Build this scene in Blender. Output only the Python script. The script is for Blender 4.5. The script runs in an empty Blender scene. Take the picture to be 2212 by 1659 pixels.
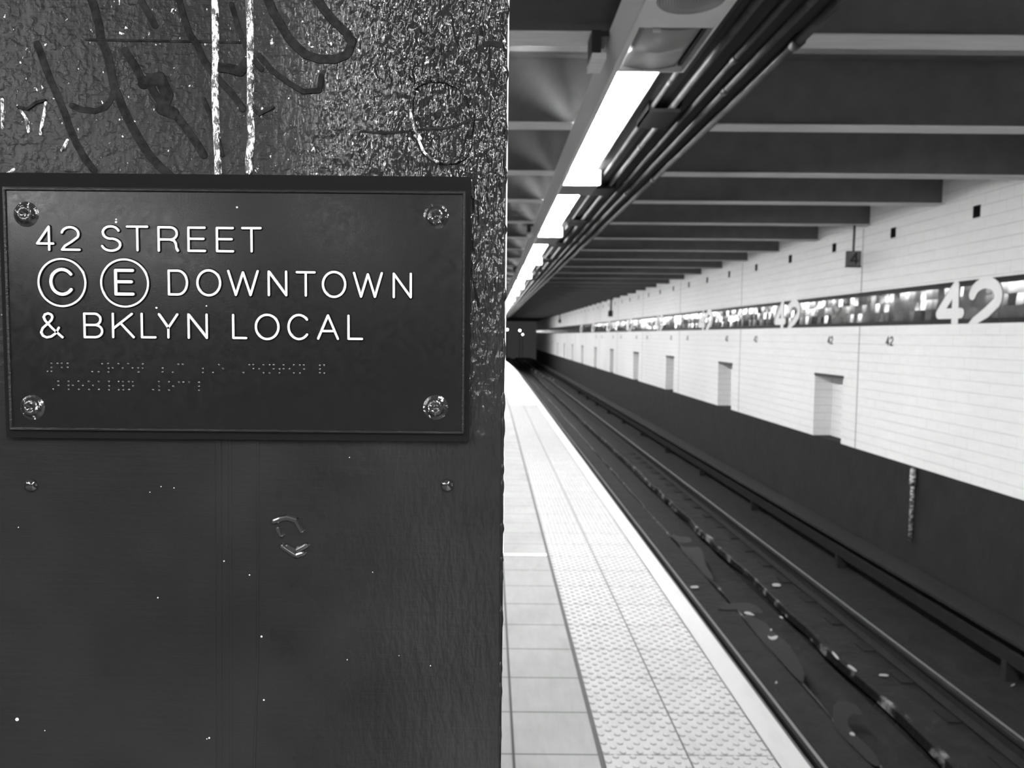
import bpy, math, random
from mathutils import Vector, Matrix
random.seed(7)
S = bpy.context.scene
COL = S.collection

# ------------------------------------------------------------ camera
F, PITCH, ROLL, CX, H = 1642.35, .0644, .00908, 1058.4, 1.49413
cam = bpy.data.cameras.new('camera'); co = bpy.data.objects.new('camera', cam); COL.objects.link(co)
cam.sensor_fit = 'HORIZONTAL'; cam.sensor_width = 36.0
cam.lens = F / 2212 * 36.0
cam.shift_x = (1106 - CX) / 2212
cam.clip_start = .02; cam.clip_end = 300
cp, sp, cr, sr = math.cos(PITCH), math.sin(PITCH), math.cos(ROLL), math.sin(ROLL)
fw = Vector((0, cp, -sp)); rt = Vector((1, 0, 0)); up = rt.cross(fw)
rt2 = rt*cr + up*sr; up2 = -rt*sr + up*cr
m = Matrix((rt2, up2, -fw)).transposed().to_4x4(); m.translation = Vector((0, 0, H))
co.matrix_world = m
cam.dof.use_dof = True; cam.dof.focus_distance = .458; cam.dof.aperture_fstop = 17
S.camera = co
# ------------------------------------------------------------ world and exposure
w = bpy.data.worlds.new('tunnel_air'); S.world = w; w.use_nodes = True
w.node_tree.nodes['Background'].inputs[0].default_value = (1, 1, 1, 1)
w.node_tree.nodes['Background'].inputs[1].default_value = .033
S.view_settings.view_transform = 'Standard'; S.view_settings.look = 'None'
S.view_settings.exposure = 0; S.view_settings.gamma = 1
LAMP = 90.0          # radiance of the fluorescent lenses
LAMP_BACK = 190.0     # lamps on the platform behind the photographer

def at(x, y, **k):
    """point where the ray of pixel x, y meets a plane X=, Y= or Z= (layout measured on real planes)"""
    d = rt2*((x-CX)/F) - up2*((y-829.5)/F) + fw; o = Vector((0, 0, H))
    if 'X' in k: t = k['X']/d.x
    elif 'Y' in k: t = k['Y']/d.y
    else: t = (k['Z']-H)/d.z
    return o + d*t

# ------------------------------------------------------------ materials
def mat(name, v, rough=.5, metal=0, spec=.5, emit=0, coat=0):
    m = bpy.data.materials.new(name); m.use_nodes = True
    b = m.node_tree.nodes['Principled BSDF']
    b.inputs['Base Color'].default_value = (v, v, v, 1); b.inputs['Roughness'].default_value = rough
    b.inputs['Metallic'].default_value = metal; b.inputs['Specular IOR Level'].default_value = spec
    b.inputs['Coat Weight'].default_value = coat; b.inputs['Coat Roughness'].default_value = .08
    if emit:
        b.inputs['Emission Color'].default_value = (1, 1, 1, 1); b.inputs['Emission Strength'].default_value = emit
    return m
class N:
    """small node-tree writer"""
    def __init__(s, m): s.t = m.node_tree; s.b = s.t.nodes['Principled BSDF']; s.m = m
    def n(s, t, **k):
        o = s.t.nodes.new(t)
        for a, v in k.items(): setattr(o, a, v)
        return o
    def l(s, a, b): s.t.links.new(a, b)
    def inp(s, sock, v):
        if isinstance(v, (int, float)): sock.default_value = v
        else: s.l(v, sock)
    def math(s, op, a, b=0, c=0):
        o = s.n('ShaderNodeMath', operation=op); s.inp(o.inputs[0], a); s.inp(o.inputs[1], b); s.inp(o.inputs[2], c); return o.outputs[0]
    def xyz(s):
        g = s.n('ShaderNodeNewGeometry'); q = s.n('ShaderNodeSeparateXYZ'); s.l(g.outputs['Position'], q.inputs[0]); return g.outputs['Position'], q.outputs
    def noise(s, vec, scale, detail=3, rough=.5, sc=(1, 1, 1)):
        mp = s.n('ShaderNodeMapping'); mp.inputs['Scale'].default_value = sc; s.l(vec, mp.inputs[0])
        o = s.n('ShaderNodeTexNoise'); o.inputs['Scale'].default_value = scale; o.inputs['Detail'].default_value = detail
        o.inputs['Roughness'].default_value = rough; s.l(mp.outputs[0], o.inputs['Vector']); return o.outputs[0]
    def ramp(s, f, stops):
        o = s.n('ShaderNodeValToRGB'); e = o.color_ramp.elements
        while len(e) < len(stops): e.new(.5)
        for i, (p, v) in enumerate(stops): e[i].position = p; e[i].color = (v, v, v, 1)
        s.inp(o.inputs[0], f); return o.outputs[0]
    def rng(s, f, a, b, c, d):
        o = s.n('ShaderNodeMapRange'); s.inp(o.inputs[0], f)
        for i, v in enumerate((a, b, c, d)): s.inp(o.inputs[i+1], v)
        return o.outputs[0]
    def base(s, v): s.l(v, s.b.inputs['Base Color'])
    def bump(s, h, strength=.3, dist=.01):
        o = s.n('ShaderNodeBump'); o.inputs['Strength'].default_value = strength; o.inputs['Distance'].default_value = dist
        s.l(h, o.inputs['Height']); s.l(o.outputs[0], s.b.inputs['Normal'])
    def lines(s, u, off, per, wid):
        """1 on a joint line of width wid every per along u, else 0"""
        a = s.math('DIVIDE', s.math('SUBTRACT', u, off), per)
        fr = s.math('FRACT', a); d = s.math('ABSOLUTE', s.math('SUBTRACT', fr, .5))
        return s.rng(d, .5 - wid/per*.75, .5 - wid/per*.3, 0, 1)

def wall_tile_material(name, v):
    m = mat(name, v, .55, spec=.3); n = N(m); pos, q = n.xyz()
    hl = n.lines(q[2], 1.648, .1122, .005)
    row = n.math('FLOOR', n.math('DIVIDE', n.math('SUBTRACT', q[2], 1.648), .1122))
    sh = n.math('MULTIPLY', n.math('FRACT', n.math('MULTIPLY', row, .5)), .2)
    along = n.math('ADD', n.math('ADD', q[1], q[0]), sh)
    vl = n.lines(along, 0, .2, .004)
    soil = n.noise(pos, 1.3, 3, .6)
    hv = n.math('MULTIPLY', hl, n.rng(soil, .35, .65, .35, .8))
    vv = n.math('MULTIPLY', vl, n.rng(n.noise(pos, 3.0), .4, .65, .1, .45))
    j = n.math('MAXIMUM', hv, vv)
    tone = n.rng(n.noise(pos, .35, 2), .3, .7, v*.93, v*1.05)
    fine = n.rng(n.noise(pos, 5, 2, .5, (1, 1.0, 6)), .3, .7, .97, 1.03)
    c = n.math('MULTIPLY', n.math('MULTIPLY', tone, fine), n.math('SUBTRACT', 1, n.math('MULTIPLY', j, .62)))
    n.base(c); return m
def floor_tile_material(name, v, x_off, per_x, x_w, y_off, per_y, y_w, dirt, jd=.8):
    m = mat(name, v, .7, spec=.08); n = N(m); pos, q = n.xyz()
    j = n.math('MAXIMUM', n.lines(q[0], x_off, per_x, x_w), n.lines(q[1], y_off, per_y, y_w))
    d = n.rng(n.noise(pos, 2.2, 4, .6), .3, .7, v*(1-dirt), v*(1+dirt*.5))
    spots = n.rng(n.noise(pos, 26, 2, .5), .78, .82, 1, .35)
    edge = n.rng(n.noise(pos, 9, 3, .7, (3, .6, 1)), .35, .75, 1.03, .9)
    c = n.math('MULTIPLY', n.math('MULTIPLY', n.math('MULTIPLY', d, spots), edge), n.math('SUBTRACT', 1, n.math('MULTIPLY', j, jd)))
    n.base(c); return m
def noisy(name, a, b, scale, rough=.6, bump=0, detail=5, sc=(1, 1, 1), spec=.5, lo=.35, hi=.7):
    m = mat(name, a, rough, spec=spec); n = N(m); pos, q = n.xyz()
    f = n.noise(pos, scale, detail, .6, sc); n.base(n.rng(f, lo, hi, a, b))
    if bump: n.bump(n.noise(pos, scale*2.5, 5, .6, sc), 1, bump)
    return m

M = {}
M['wall'] = wall_tile_material('white_wall_tile', .80)
M['wallcut'] = mat('tile_recess_dark', .012, .8)
M['floor'] = floor_tile_material('grey_floor_tile', .28, .097, .3048, .007, 2.62763, .3048, .006, .16)
M['tact'] = floor_tile_material('white_tactile_tile', .405, .41389, .3048, .006, 2.62763, .3048, .005, .06)
M['board'] = noisy('worn_white_board', .41, .35, 7, .5, 0, 4, (2, .5, 1), lo=.5, hi=.8)
M['rubber'] = noisy('dirty_rubbing_strip', .02, .05, 20, .6)
M['concrete_dark'] = noisy('sooty_concrete', .015, .021, 3, .85, .01, spec=.2)
M['trackbed'] = noisy('sooty_trackbed', .010, .017, 4, .8, .03, 7, spec=.2)
M['rim'] = noisy('damp_trough_rim', .006, .2, 4, .5, .01, 6, (1, 1, 1), spec=.2, lo=.55, hi=.66)
M['puddle'] = mat('standing_water', .012, .35, spec=.13)
M['rail'] = noisy('rusty_rail', .016, .022, 12, .7, spec=.08)
M['railtop'] = mat('polished_rail_head', .6, .33, 1)
M['litter'] = mat('pale_litter', .3, .7)
M['darkmetal'] = mat('dark_metal', .02, .5)
M['web'] = noisy('black_painted_steel', .15, .18, 5, .9, spec=.02)
M['flange'] = mat('pale_flange_painted_light', .7, .6); n = N(M['flange']); pos, q = n.xyz()  # pale tone paints in light bounced up onto the undersides
n.base(n.math('MULTIPLY', n.rng(n.noise(pos, 8, 4, .6, (.4, 6, 1)), .35, .7, .85, 1.0), n.rng(q[1], 5, 22, .92, .12)))  # colour darkens along the tunnel to imitate fading light
M['ceiling'] = noisy('sooty_ceiling', .55, .65, 2, .9, spec=.1)
M['pipe'] = noisy('grey_painted_pipe', .045, .085, 10, .32, spec=.3)
M['straps'] = mat('black_strap', .018, .8, spec=.03)
M['coupling'] = mat('dark_coupling', .02, .5)
M['house'] = noisy('grey_enamel_housing', .30, .38, 3, .35)
M['boxgrey'] = noisy('dull_grey_enamel', .13, .17, 3, .4)
M['spkgrey'] = mat('pale_grey_panel', .85, .5)
M['houselight'] = mat('white_enamel', .85, .3)
M['plate'] = mat('grey_mounting_plate', .022, .5)
M['lens'] = mat('lit_lens', .8, .4, emit=LAMP)
M['lensside'] = mat('lit_lens_platform', .8, .4, emit=16)
M['lensmid'] = mat('lit_lens_mid', .8, .4, emit=48)
M['lensback'] = mat('lit_lens_behind', .8, .4, emit=LAMP_BACK)
M['offlens'] = mat('unlit_lens', .30, .22, spec=.8)
M['signal'] = mat('signal_glow', .8, .4, emit=30)
M['signal_dim'] = mat('signal_glow_dim', .8, .4, emit=8)
M['blacktile'] = mat('black_glazed_tile', .010, .5, spec=.1)
M['whitetile'] = mat('white_mosaic_tile', .74, .4)
M['signface'] = noisy('grey_sign_face', .07, .16, 12, .5)
M['blackpaint'] = mat('black_lettering', .008, .6)
# glazed band tiles
m = mat('dark_glazed_tile', .04, .13, spec=.3); n = N(m); pos, q = n.xyz()
n.base(n.rng(n.noise(pos, 9, 3), .3, .7, .025, .05)); M['band'] = m
# speaker grille: concentric perforation
m = mat('perforated_grille', .3, .4); n = N(m); pos, q = n.xyz()
dx = n.math('SUBTRACT', q[0], .74); dy = n.math('SUBTRACT', q[1], 2.93)
r = n.math('SQRT', n.math('ADD', n.math('MULTIPLY', dx, dx), n.math('MULTIPLY', dy, dy)))
g1 = n.lines(r, 0, .0105, .0055)
ang = n.math('MULTIPLY', n.math('ARCTAN2', dy, dx), 11.0)
g2 = n.rng(n.math('FRACT', ang), .3, .45, .4, 1)
n.base(n.rng(n.math('MULTIPLY', g1, g2), 0, 1, .30, .08)); M['grille'] = m

# column paint: thick, glossy, brushed and runny
def column_paint(name):
    m = mat(name, .012, .2, spec=.15); n = N(m); pos, q = n.xyz()
    low = n.rng(q[2], 1.42, 1.60, .12, 1)
    right = n.rng(q[0], -.13, -.03, .05, 1.0)
    runs = n.noise(pos, 210, 2, .5, (1, 1, .4))
    drops = n.rng(n.noise(pos, 230, 2, .5), .45, .85, 0, 1)
    brush = n.noise(pos, 110, 4, .65, (.12, 1, 1.6))
    orange = n.noise(pos, 60, 3, .5)
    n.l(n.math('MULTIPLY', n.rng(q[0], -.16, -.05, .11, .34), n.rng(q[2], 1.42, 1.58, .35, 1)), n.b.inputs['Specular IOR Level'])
    h = n.math('MULTIPLY', n.math('MULTIPLY', runs, right), n.math('MULTIPLY', low, 3.0))
    h = n.math('ADD', h, n.math('MULTIPLY', drops, n.math('MULTIPLY', low, .16)))
    h = n.math('ADD', h, n.math('MULTIPLY', brush, n.rng(q[2], 1.40, 1.56, .12, .15)))
    h = n.math('ADD', h, n.math('MULTIPLY', orange, .12))
    n.bump(h, 1.0, .0028)
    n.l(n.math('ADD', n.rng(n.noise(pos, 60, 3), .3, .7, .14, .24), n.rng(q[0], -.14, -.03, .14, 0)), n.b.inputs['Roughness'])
    glints = n.math('MULTIPLY', n.rng(n.noise(pos, 340, 2, .6, (1, 1, .7)), .70, .75, 0, .5), n.rng(q[2], 1.44, 1.60, .0, 1))  # pale flecks in the base colour imitate glints off bumps
    n.base(n.math('ADD', n.rng(n.noise(pos, 12, 3), .3, .7, .008, .013), glints))
    return m
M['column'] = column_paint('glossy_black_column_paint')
M['plaque'] = mat('black_plaque_paint', .006, .2, spec=.13)
n = N(M['plaque']); pos, q = n.xyz(); n.bump(n.noise(pos, 900, 2, .6), .12, .0003)
n.l(n.rng(n.noise(pos, 300, 3, .7), .35, .65, .17, .26), n.b.inputs['Roughness'])
M['plaqueedge'] = mat('black_plaque_edge', .008, .3, spec=.15); n = N(M['plaqueedge']); pos, q = n.xyz(); n.bump(n.noise(pos, 500, 3, .7, (.12, 1, 1)), .8, .0008)
M['letter'] = mat('white_letter_paint', .62, .5, spec=.3)
M['braille'] = mat('black_braille_paint', .01, .12, spec=.9)
m = mat('scraped_metal', .5, .35); n = N(m); pos, q = n.xyz()
n.base(n.rng(n.noise(pos, 420, 4, .75, (1, 1, .5)), .47, .56, .015, .8)); n.bump(n.noise(pos, 300, 3, .7, (1, 1, .5)), 1, .002); M['scraped'] = m
M['edgehighlight'] = noisy('painted_edge_highlight', .25, .75, 90, .4)
M['marker'] = noisy('dull_marker_ink', .007, .02, 260, .9, spec=.0)
m = mat('screw_paint_glints', .02, .16, spec=.35); n = N(m); pos, q = n.xyz()
n.base(n.rng(n.noise(pos, 380, 3, .6), .62, .68, .012, .6)); n.bump(n.noise(pos, 500, 2, .6), .5, .0006); M['screw'] = m  # pale noise in the base colour imitates glints on screw heads
M['speck'] = mat('white_paint_speck', .8, .5)
M['recess'] = mat('black_gap_paint', .005, .7, spec=.03)

# ------------------------------------------------------------ mesh helpers
class MB:
    def __init__(s): s.v = []; s.f = []; s.mi = []; s.sm = []
    def face(s, pts, mi=0, sm=False):
        b = len(s.v); s.v += [tuple(p) for p in pts]; s.f.append(tuple(range(b, b+len(pts)))); s.mi.append(mi); s.sm.append(sm)
    def box(s, a, b, mi=0):
        x0, y0, z0 = a; x1, y1, z1 = b
        x0, x1 = min(x0, x1), max(x0, x1); y0, y1 = min(y0, y1), max(y0, y1); z0, z1 = min(z0, z1), max(z0, z1)
        n = len(s.v)
        s.v += [(x0,y0,z0),(x1,y0,z0),(x1,y1,z0),(x0,y1,z0),(x0,y0,z1),(x1,y0,z1),(x1,y1,z1),(x0,y1,z1)]
        for f in ((0,3,2,1),(4,5,6,7),(0,1,5,4),(1,2,6,5),(2,3,7,6),(3,0,4,7)):
            s.f.append(tuple(n+i for i in f)); s.mi.append(mi); s.sm.append(False)
        return s
    def prism(s, prof, y0, y1, mi=0, sm=False, axis='y'):
        """profile of (x, z) points pushed along y"""
        n = len(s.v); k = len(prof)
        for y in (y0, y1):
            s.v += [(p[0], y, p[1]) if axis == 'y' else (y, p[0], p[1]) for p in prof]
        for i in range(k):
            j = (i+1) % k; s.f.append((n+i, n+j, n+k+j, n+k+i)); s.mi.append(mi); s.sm.append(sm)
        s.f.append(tuple(n+i for i in range(k))[::-1]); s.f.append(tuple(n+k+i for i in range(k))); s.mi += [mi, mi]; s.sm += [False, False]
        return s
    def tube(s, a, b, r, seg=12, mi=0):
        a = Vector(a); b = Vector(b); d = (b-a).normalized()
        u = d.orthogonal().normalized(); v = d.cross(u); n = len(s.v)
        for p in (a, b):
            for i in range(seg):
                t = 2*math.pi*i/seg; s.v.append(tuple(p + (u*math.cos(t) + v*math.sin(t))*r))
        for i in range(seg):
            j = (i+1) % seg; s.f.append((n+i, n+j, n+seg+j, n+seg+i)); s.mi.append(mi); s.sm.append(True)
        s.f.append(tuple(range(n, n+seg))[::-1]); s.f.append(tuple(range(n+seg, n+2*seg))); s.mi += [mi, mi]; s.sm += [False, False]
        return s
    def lathe(s, c, axis, prof, seg=20, mi=0, sm=True):
        """prof: (radius, height along axis) rings, from base to tip"""
        c = Vector(c); d = Vector(axis).normalized(); u = d.orthogonal().normalized(); v = d.cross(u); n = len(s.v)
        for r, h in prof:
            for i in range(seg):
                t = 2*math.pi*i/seg; s.v.append(tuple(c + d*h + (u*math.cos(t)+v*math.sin(t))*max(r, 1e-6)))
        for k in range(len(prof)-1):
            for i in range(seg):
                j = (i+1) % seg; s.f.append((n+k*seg+i, n+k*seg+j, n+(k+1)*seg+j, n+(k+1)*seg+i)); s.mi.append(mi); s.sm.append(sm)
        s.f.append(tuple(n+(len(prof)-1)*seg+i for i in range(seg))); s.mi.append(mi); s.sm.append(sm)
        return s
    def build(s, name, mats, parent=None, loc=None):
        me = bpy.data.meshes.new(name); me.from_pydata(s.v, [], s.f)
        if not isinstance(mats, (list, tuple)): mats = [mats]
        for m in mats: me.materials.append(m)
        me.polygons.foreach_set('material_index', s.mi); me.polygons.foreach_set('use_smooth', s.sm); me.update()
        o = bpy.data.objects.new(name, me); COL.objects.link(o)
        if parent:
            o.parent = parent; o.location = -Vector(parent.location) if loc is None else loc
        elif loc is not None: o.location = loc
        return o
def empty(name, loc=(0, 0, 0)):
    o = bpy.data.objects.new(name, None); o.location = loc; o.empty_display_size = .1; COL.objects.link(o); return o
def tag(o, label, cat, group=None, kind=None):
    o['label'] = label; o['category'] = cat
    if group: o['group'] = group
    if kind: o['kind'] = kind
    return o
def struct(o): o['kind'] = 'structure'; return o
def copy_tree(o, parent=None):
    c = o.copy(); COL.objects.link(c); c.parent = parent
    for ch in list(o.children): copy_tree(ch, c)
    return c
ORD = ['first','second','third','fourth','fifth','sixth','seventh','eighth','ninth','tenth','eleventh','twelfth','thirteenth','fourteenth','fifteenth','sixteenth','seventeenth','eighteenth','nineteenth','twentieth']
def grid_wall(mb, X, ys, zs, holes, mi=0, flip=1):
    """quads of a wall plane between the cuts, leaving the holes (y0,y1,z0,z1) open"""
    Y = sorted(set(list(ys) + [h[i] for h in holes for i in (0, 1)])); Z = sorted(set(list(zs) + [h[i] for h in holes for i in (2, 3)]))
    for a in range(len(Y)-1):
        for b in range(len(Z)-1):
            cy, cz = (Y[a]+Y[a+1])/2, (Z[b]+Z[b+1])/2
            if any(h[0] < cy < h[1] and h[2] < cz < h[3] for h in holes): continue
            mb.face([(X, Y[a+1], Z[b]), (X, Y[a], Z[b]), (X, Y[a], Z[b+1]), (X, Y[a+1], Z[b+1])], mi)

# ------------------------------------------------------------ setting: tiled wall across the track
WX, WEND = 4.686, 78.0
niches = [(1.0+.5, 5), (5.52, 6.4)]
nc = [5.9, 10.51, 15.15, 19.82, 24.44, 29.33, 33.9, 38.75, 43.4, 48.1, 52.8, 57.5]
NICHES = [(c-.44, c+.44, .09, .965) for c in nc if c > 7]
VY = [2.90, 4.41, 5.925] + [7.437+1.5247*k for k in range(46)]
VY = [y for y in VY if y < WEND-1]
VENTS = [(y-.058, y+.058, 2.668, 2.785) for y in VY]
BZ0, BZ1 = 1.648, 2.072
mb = MB()
grid_wall(mb, WX, [-3, WEND], [.09, BZ0], NICHES)
grid_wall(mb, WX, [-3, WEND], [BZ1, 3.35], VENTS)
grid_wall(mb, WX+.012, [-3, WEND], [BZ0, BZ1], [], 1)
for z in (BZ0, BZ1): mb.face([(WX, -3, z), (WX+.012, -3, z), (WX+.012, WEND, z), (WX, WEND, z)], 1)
for (a, b, c, d) in NICHES:     # tiled back and jambs of each refuge niche
    D = .25
    mb.face([(WX+D, b, c), (WX+D, a, c), (WX+D, a, d), (WX+D, b, d)])
    mb.face([(WX, b, c), (WX+D, b, c), (WX+D, b, d), (WX, b, d)])
    mb.face([(WX, a, c), (WX+D, a, c), (WX+D, a, d), (WX, a, d)])
    mb.face([(WX, a, d), (WX+D, a, d), (WX+D, b, d), (WX, b, d)])
for (a, b, c, d) in VENTS:      # dark little openings under each beam
    D = .06
    mb.face([(WX+D, b, c), (WX+D, a, c), (WX+D, a, d), (WX+D, b, d)], 1)
    for y in (a, b): mb.face([(WX, y, c), (WX+D, y, c), (WX+D, y, d), (WX, y, d)], 1)
    for z in (c, d): mb.face([(WX, a, z), (WX+D, a, z), (WX+D, b, z), (WX, b, z)], 1)
mb.face([(WX, WEND, .09), (WX+.4, WEND, .09), (WX+.4, WEND, 3.35), (WX, WEND, 3.35)], 1)
mb.box((WX+.3, -3, .09), (WX+.4, WEND, 3.35), 1)
wall = struct(mb.build('wall_right', [M['wall'], M['wallcut']]))
# lower dark wall under the tile, stepped back, reaching the track bed
mb = MB(); mb.box((WX+.02, -3, -1.6), (WX+.3, WEND, .09)); struct(mb.build('wall_right_base', [M['concrete_dark']]))
# movement joints between the tile panels
mb = MB()
for k in range(-1, 15):
    y = 9.675 + 4.6*k
    for z0, z1 in ((.09, BZ0), (BZ1, 2.87)): mb.box((WX-.002, y-.006, z0), (WX+.004, y+.006, z1))
struct(mb.build('trim_1', M['blackpaint'], wall, (0, 0, 0)))
# dark lintel over each niche
mb = MB()
for (a, b, c, d) in NICHES: mb.box((WX-.006, a-.01, d-.005), (WX+.06, b+.01, d+.03))
struct(mb.build('trim_2', M['blackpaint'], wall, (0, 0, 0)))
# glazed band: each tile a bevelled face set with its own small tilt
mb = MB(); TW = .108; rows = [(BZ0, BZ0+.045, 1), (BZ0+.045, BZ0+.155, 0), (BZ0+.155, BZ0+.265, 0), (BZ0+.265, BZ1-.055, 0), (BZ1-.055, BZ1, 1)]
y = -2.9; k = 0
while y < WEND-.2:
    for (z0, z1, mi) in rows:
        g = .0016; a, b, c, d = y+g, y+TW-g, z0+g, z1-g
        ty = random.gauss(0, .022); tz = random.gauss(.035, .022); cz = (c+d)/2; cy = (a+b)/2
        P = []
        for (yy, zz) in ((b, c), (a, c), (a, d), (b, d)):
            P.append((WX - .001 + (zz-cz)*tz + (yy-cy)*ty, yy, zz))
        mb.face(P, mi)
    y += TW; k += 1
struct(mb.build('trim_3', [M['band'], M['blacktile']], wall, (0, 0, 0)))

# ------------------------------------------------------------ ceiling
mb = MB(); mb.box((-6, -12, 3.35), (WX+.4, 80, 3.5)); struct(mb.build('ceiling', M['ceiling']))
# ------------------------------------------------------------ floor, tactile strip, edge board
EX0, EX1, EX2, EX3 = .408, .41389, 1.0235, 1.128
def taper(y): return 0 if y < 30 else -.0012*(y-30)**2
def strip(mb, xa, xb, ya, yb, za, zb, mi=0, n=24):
    ys = [ya] + [y for y in range(30, 200, 3) if ya < y < yb] + [yb]
    for i in range(len(ys)-1):
        a, b = ys[i], ys[i+1]; ta, tb = taper(a), taper(b)
        A = [(xa+(ta if xa > .2 else 0), a), (xb+ta, a), (xb+tb, b), (xa+(tb if xa > .2 else 0), b)]
        mb.face([(x, y, zb) for x, y in A], mi); mb.face([(x, y, za) for x, y in A][::-1], mi)
        for (p, q) in ((A[1], A[2]), (A[3], A[0])):
            mb.face([(p[0], p[1], za), (q[0], q[1], za), (q[0], q[1], zb), (p[0], p[1], zb)], mi)
    for y, s in ((ya, 1), (yb, -1)):
        t = taper(y); mb.face([(xa, y, za), (xb+t, y, za), (xb+t, y, zb), (xa, y, zb)], mi)
PEND = 54.0
mb = MB()
strip(mb, -6, -.32, -12, PEND, -.25, 0, 2); strip(mb, -.32, .097, -12, PEND, -.25, 0, 1); strip(mb, .097, EX0-.004, -12, PEND, -.25, 0, 0)
M['floorwhite'] = floor_tile_material('pale_floor_tile', .27, .097, .3048, .012, 2.62763, .3048, .006, .08)
M['floordark'] = floor_tile_material('unseen_darkened_tile', .08, .097, .3048, .012, 2.62763, .3048, .006, .1)  # unseen floor, darkened to weaken its reflection in the column
floor = struct(mb.build('floor', [M['floor'], M['floorwhite'], M['floordark']]))
mb = MB(); mb.box((-6, -12, -1.6), (.3, PEND-1.5, -.26)); struct(mb.build('wall_platform_base', M['concrete_dark']))
ts = empty('tactile_strip', (.72, 4, 0)); tag(ts, 'white tactile warning strip of domed tiles, two tiles wide, along the platform edge', 'tactile paving')
mb = MB(); strip(mb, EX1, EX2-.004, -12, PEND, -.25, .001); mb.build('tile_bed', M['tact'], ts)
mb = MB(); T = .3048
for r in range(-4, 45):
    y0 = 2.62763 + r*T
    seg = 10 if y0 < 6.5 else 6
    for c in range(2):
        x0 = EX1 + c*T
        for i in range(10):
            for j in range(5):
                x = x0 + .0305 + (j + (.25 if i % 2 else -.25))*.061; y = y0 + (i+.5)*T/10
                mb.lathe((x, y, .0005), (0, 0, 1), [(.0125, 0), (.0108, .004), (.0070, .0062)], seg)
                n0 = len(mb.f) - (2*seg+1)
                for q_ in range(n0, n0+seg): mb.mi[q_] = 1
M['domeshade'] = mat('dome_shade_paint', .17, .8)  # darker dome sides paint in small shadows around each dome
d = mb.build('domes', [M['tact'], M['domeshade']], ts); d['kind'] = 'stuff'
# black gap between field tiles and strip, gap between strip and board
mb = MB(); strip(mb, EX0-.004, EX1, -12, PEND, -.2, -.004); strip(mb, EX2-.004, EX2+.003, -12, PEND, -.2, -.004)
struct(mb.build('trim_4', M['blackpaint']))
eb = empty('edge_board', (1.08, 4, 0)); tag(eb, 'long white board forming the outer lip of the platform above the tracks', 'platform edge')
mb = MB(); strip(mb, EX2+.003, EX3, -12, PEND, -.12, .002); mb.build('board', M['board'], eb)
mb = MB(); strip(mb, EX3, EX3+.026, -12, PEND, -.13, -.018); strip(mb, EX3+.026, EX3+.034, -12, PEND, -.12, -.03); mb.build('rubbing_strip', M['rubber'], eb)
mb = MB(); mb.box((-.35, 5.085, -.0), (EX0-.012, 5.118, .0025)); struct(mb.build('trim_5', mat('bright_expansion_strip', .9, .4)))

# ------------------------------------------------------------ track
mb = MB()
mb.box((.9, -12, -1.6), (2.5, 94, -1.27)); mb.box((3.06, -12, -1.6), (WX+.3, 94, -1.27)); mb.box((2.5, -12, -1.6), (3.06, 94, -1.42))
struct(mb.build('track_bed', M['trackbed']))
def rim(name, xc, lab, w0, seed):
    rnd = random.Random(seed); mb = MB(); y = 2.2
    pts = []
    while y < 48:
        pts.append((xc + rnd.uniform(-.02, .025), y, rnd.choice((.15,.4,.7,1))*w0)); y += rnd.uniform(.12, .4)*(1+y/20)
    for a, b in zip(pts, pts[1:]):
        mb.face([(a[0]-a[2], a[1], -1.268), (a[0]+a[2], a[1], -1.262), (b[0]+b[2], b[1], -1.262), (b[0]-b[2], b[1], -1.268)], 0)
        mb.face([(a[0]-a[2], a[1], -1.268), (b[0]-b[2], b[1], -1.268), (b[0]-b[2]-.01, b[1], -1.33), (a[0]-a[2]-.01, a[1], -1.33)], 0)
    return tag(mb.build(name, M['rim']), lab, 'trough edge')
rim('trough_edge', 3.045, 'broken pale wet lip of the drain trough, on the side next to the shiny rail', .022, 3)
rim('trough_edge', 2.53, 'faint broken wet lip of the drain trough, on the side nearest the platform', .016, 5)
def rail(x, label):
    e = empty('rail', (x, 4, -1.25)); tag(e, label, 'rail', 'running rails')
    z = -1.1
    prof = [(-.07, -1.255), (.07, -1.255), (.07, -1.243), (.012, -1.225), (.010, -1.145), (.036, -1.135), (.036, -1.106), (.030, z-.001), (-.030, z-.001), (-.036, -1.106), (-.036, -1.135), (-.010, -1.145), (-.012, -1.225), (-.07, -1.243)]
    mb = MB(); mb.prism([(x+a, b) for a, b in prof], -12, WEND); mb.build('rail_body', M['rail'], e)
    mb = MB(); mb.box((x-.012, -12, z-.002), (x+.010, WEND, z+.0005)); mb.build('running_surface', M['railtop'], e)
    return e
rail(3.49, 'far running rail with a thin shiny top, lying nearer the tiled wall')
rail(2.055, 'near running rail with a thin shiny top, lying close under the platform edge')
def tie(y, proto=[None]):
    if proto[0] is None:
        e = empty('tie_block', (0, 0, -1.27)); 
        for xc in (2.055, 3.49):
            mb = MB(); mb.box((xc-.38, -.11, -1.275), (xc+.38, .11, -1.268)); mb.build('block', M['trackbed'], e, Vector((0, 0, 1.27)))
            mb = MB(); mb.box((xc-.17, -.09, -1.268), (xc+.17, .09, -1.256))
            mb.build('tie_plate', M['rail'], e, Vector((0, 0, 1.27)))
        proto[0] = e; c = e
    else: c = copy_tree(proto[0])
    c.location.y = y; return c
for k in range(26):
    c = tie(2.3+.62*k); tag(c, 'dark tie with tie plates under the two rails', 'rail tie', 'rail ties along the track')
tr = empty('third_rail', (4.25, 4, -1.27)); tag(tr, 'dark covered third rail running along the foot of the wall', 'third rail')
mb = MB(); mb.prism([(4.19, -1.0), (4.31, -1.0), (4.29, -1.12), (4.21, -1.12)], 2, WEND); mb.build('conductor', M['rail'], tr)
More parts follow.
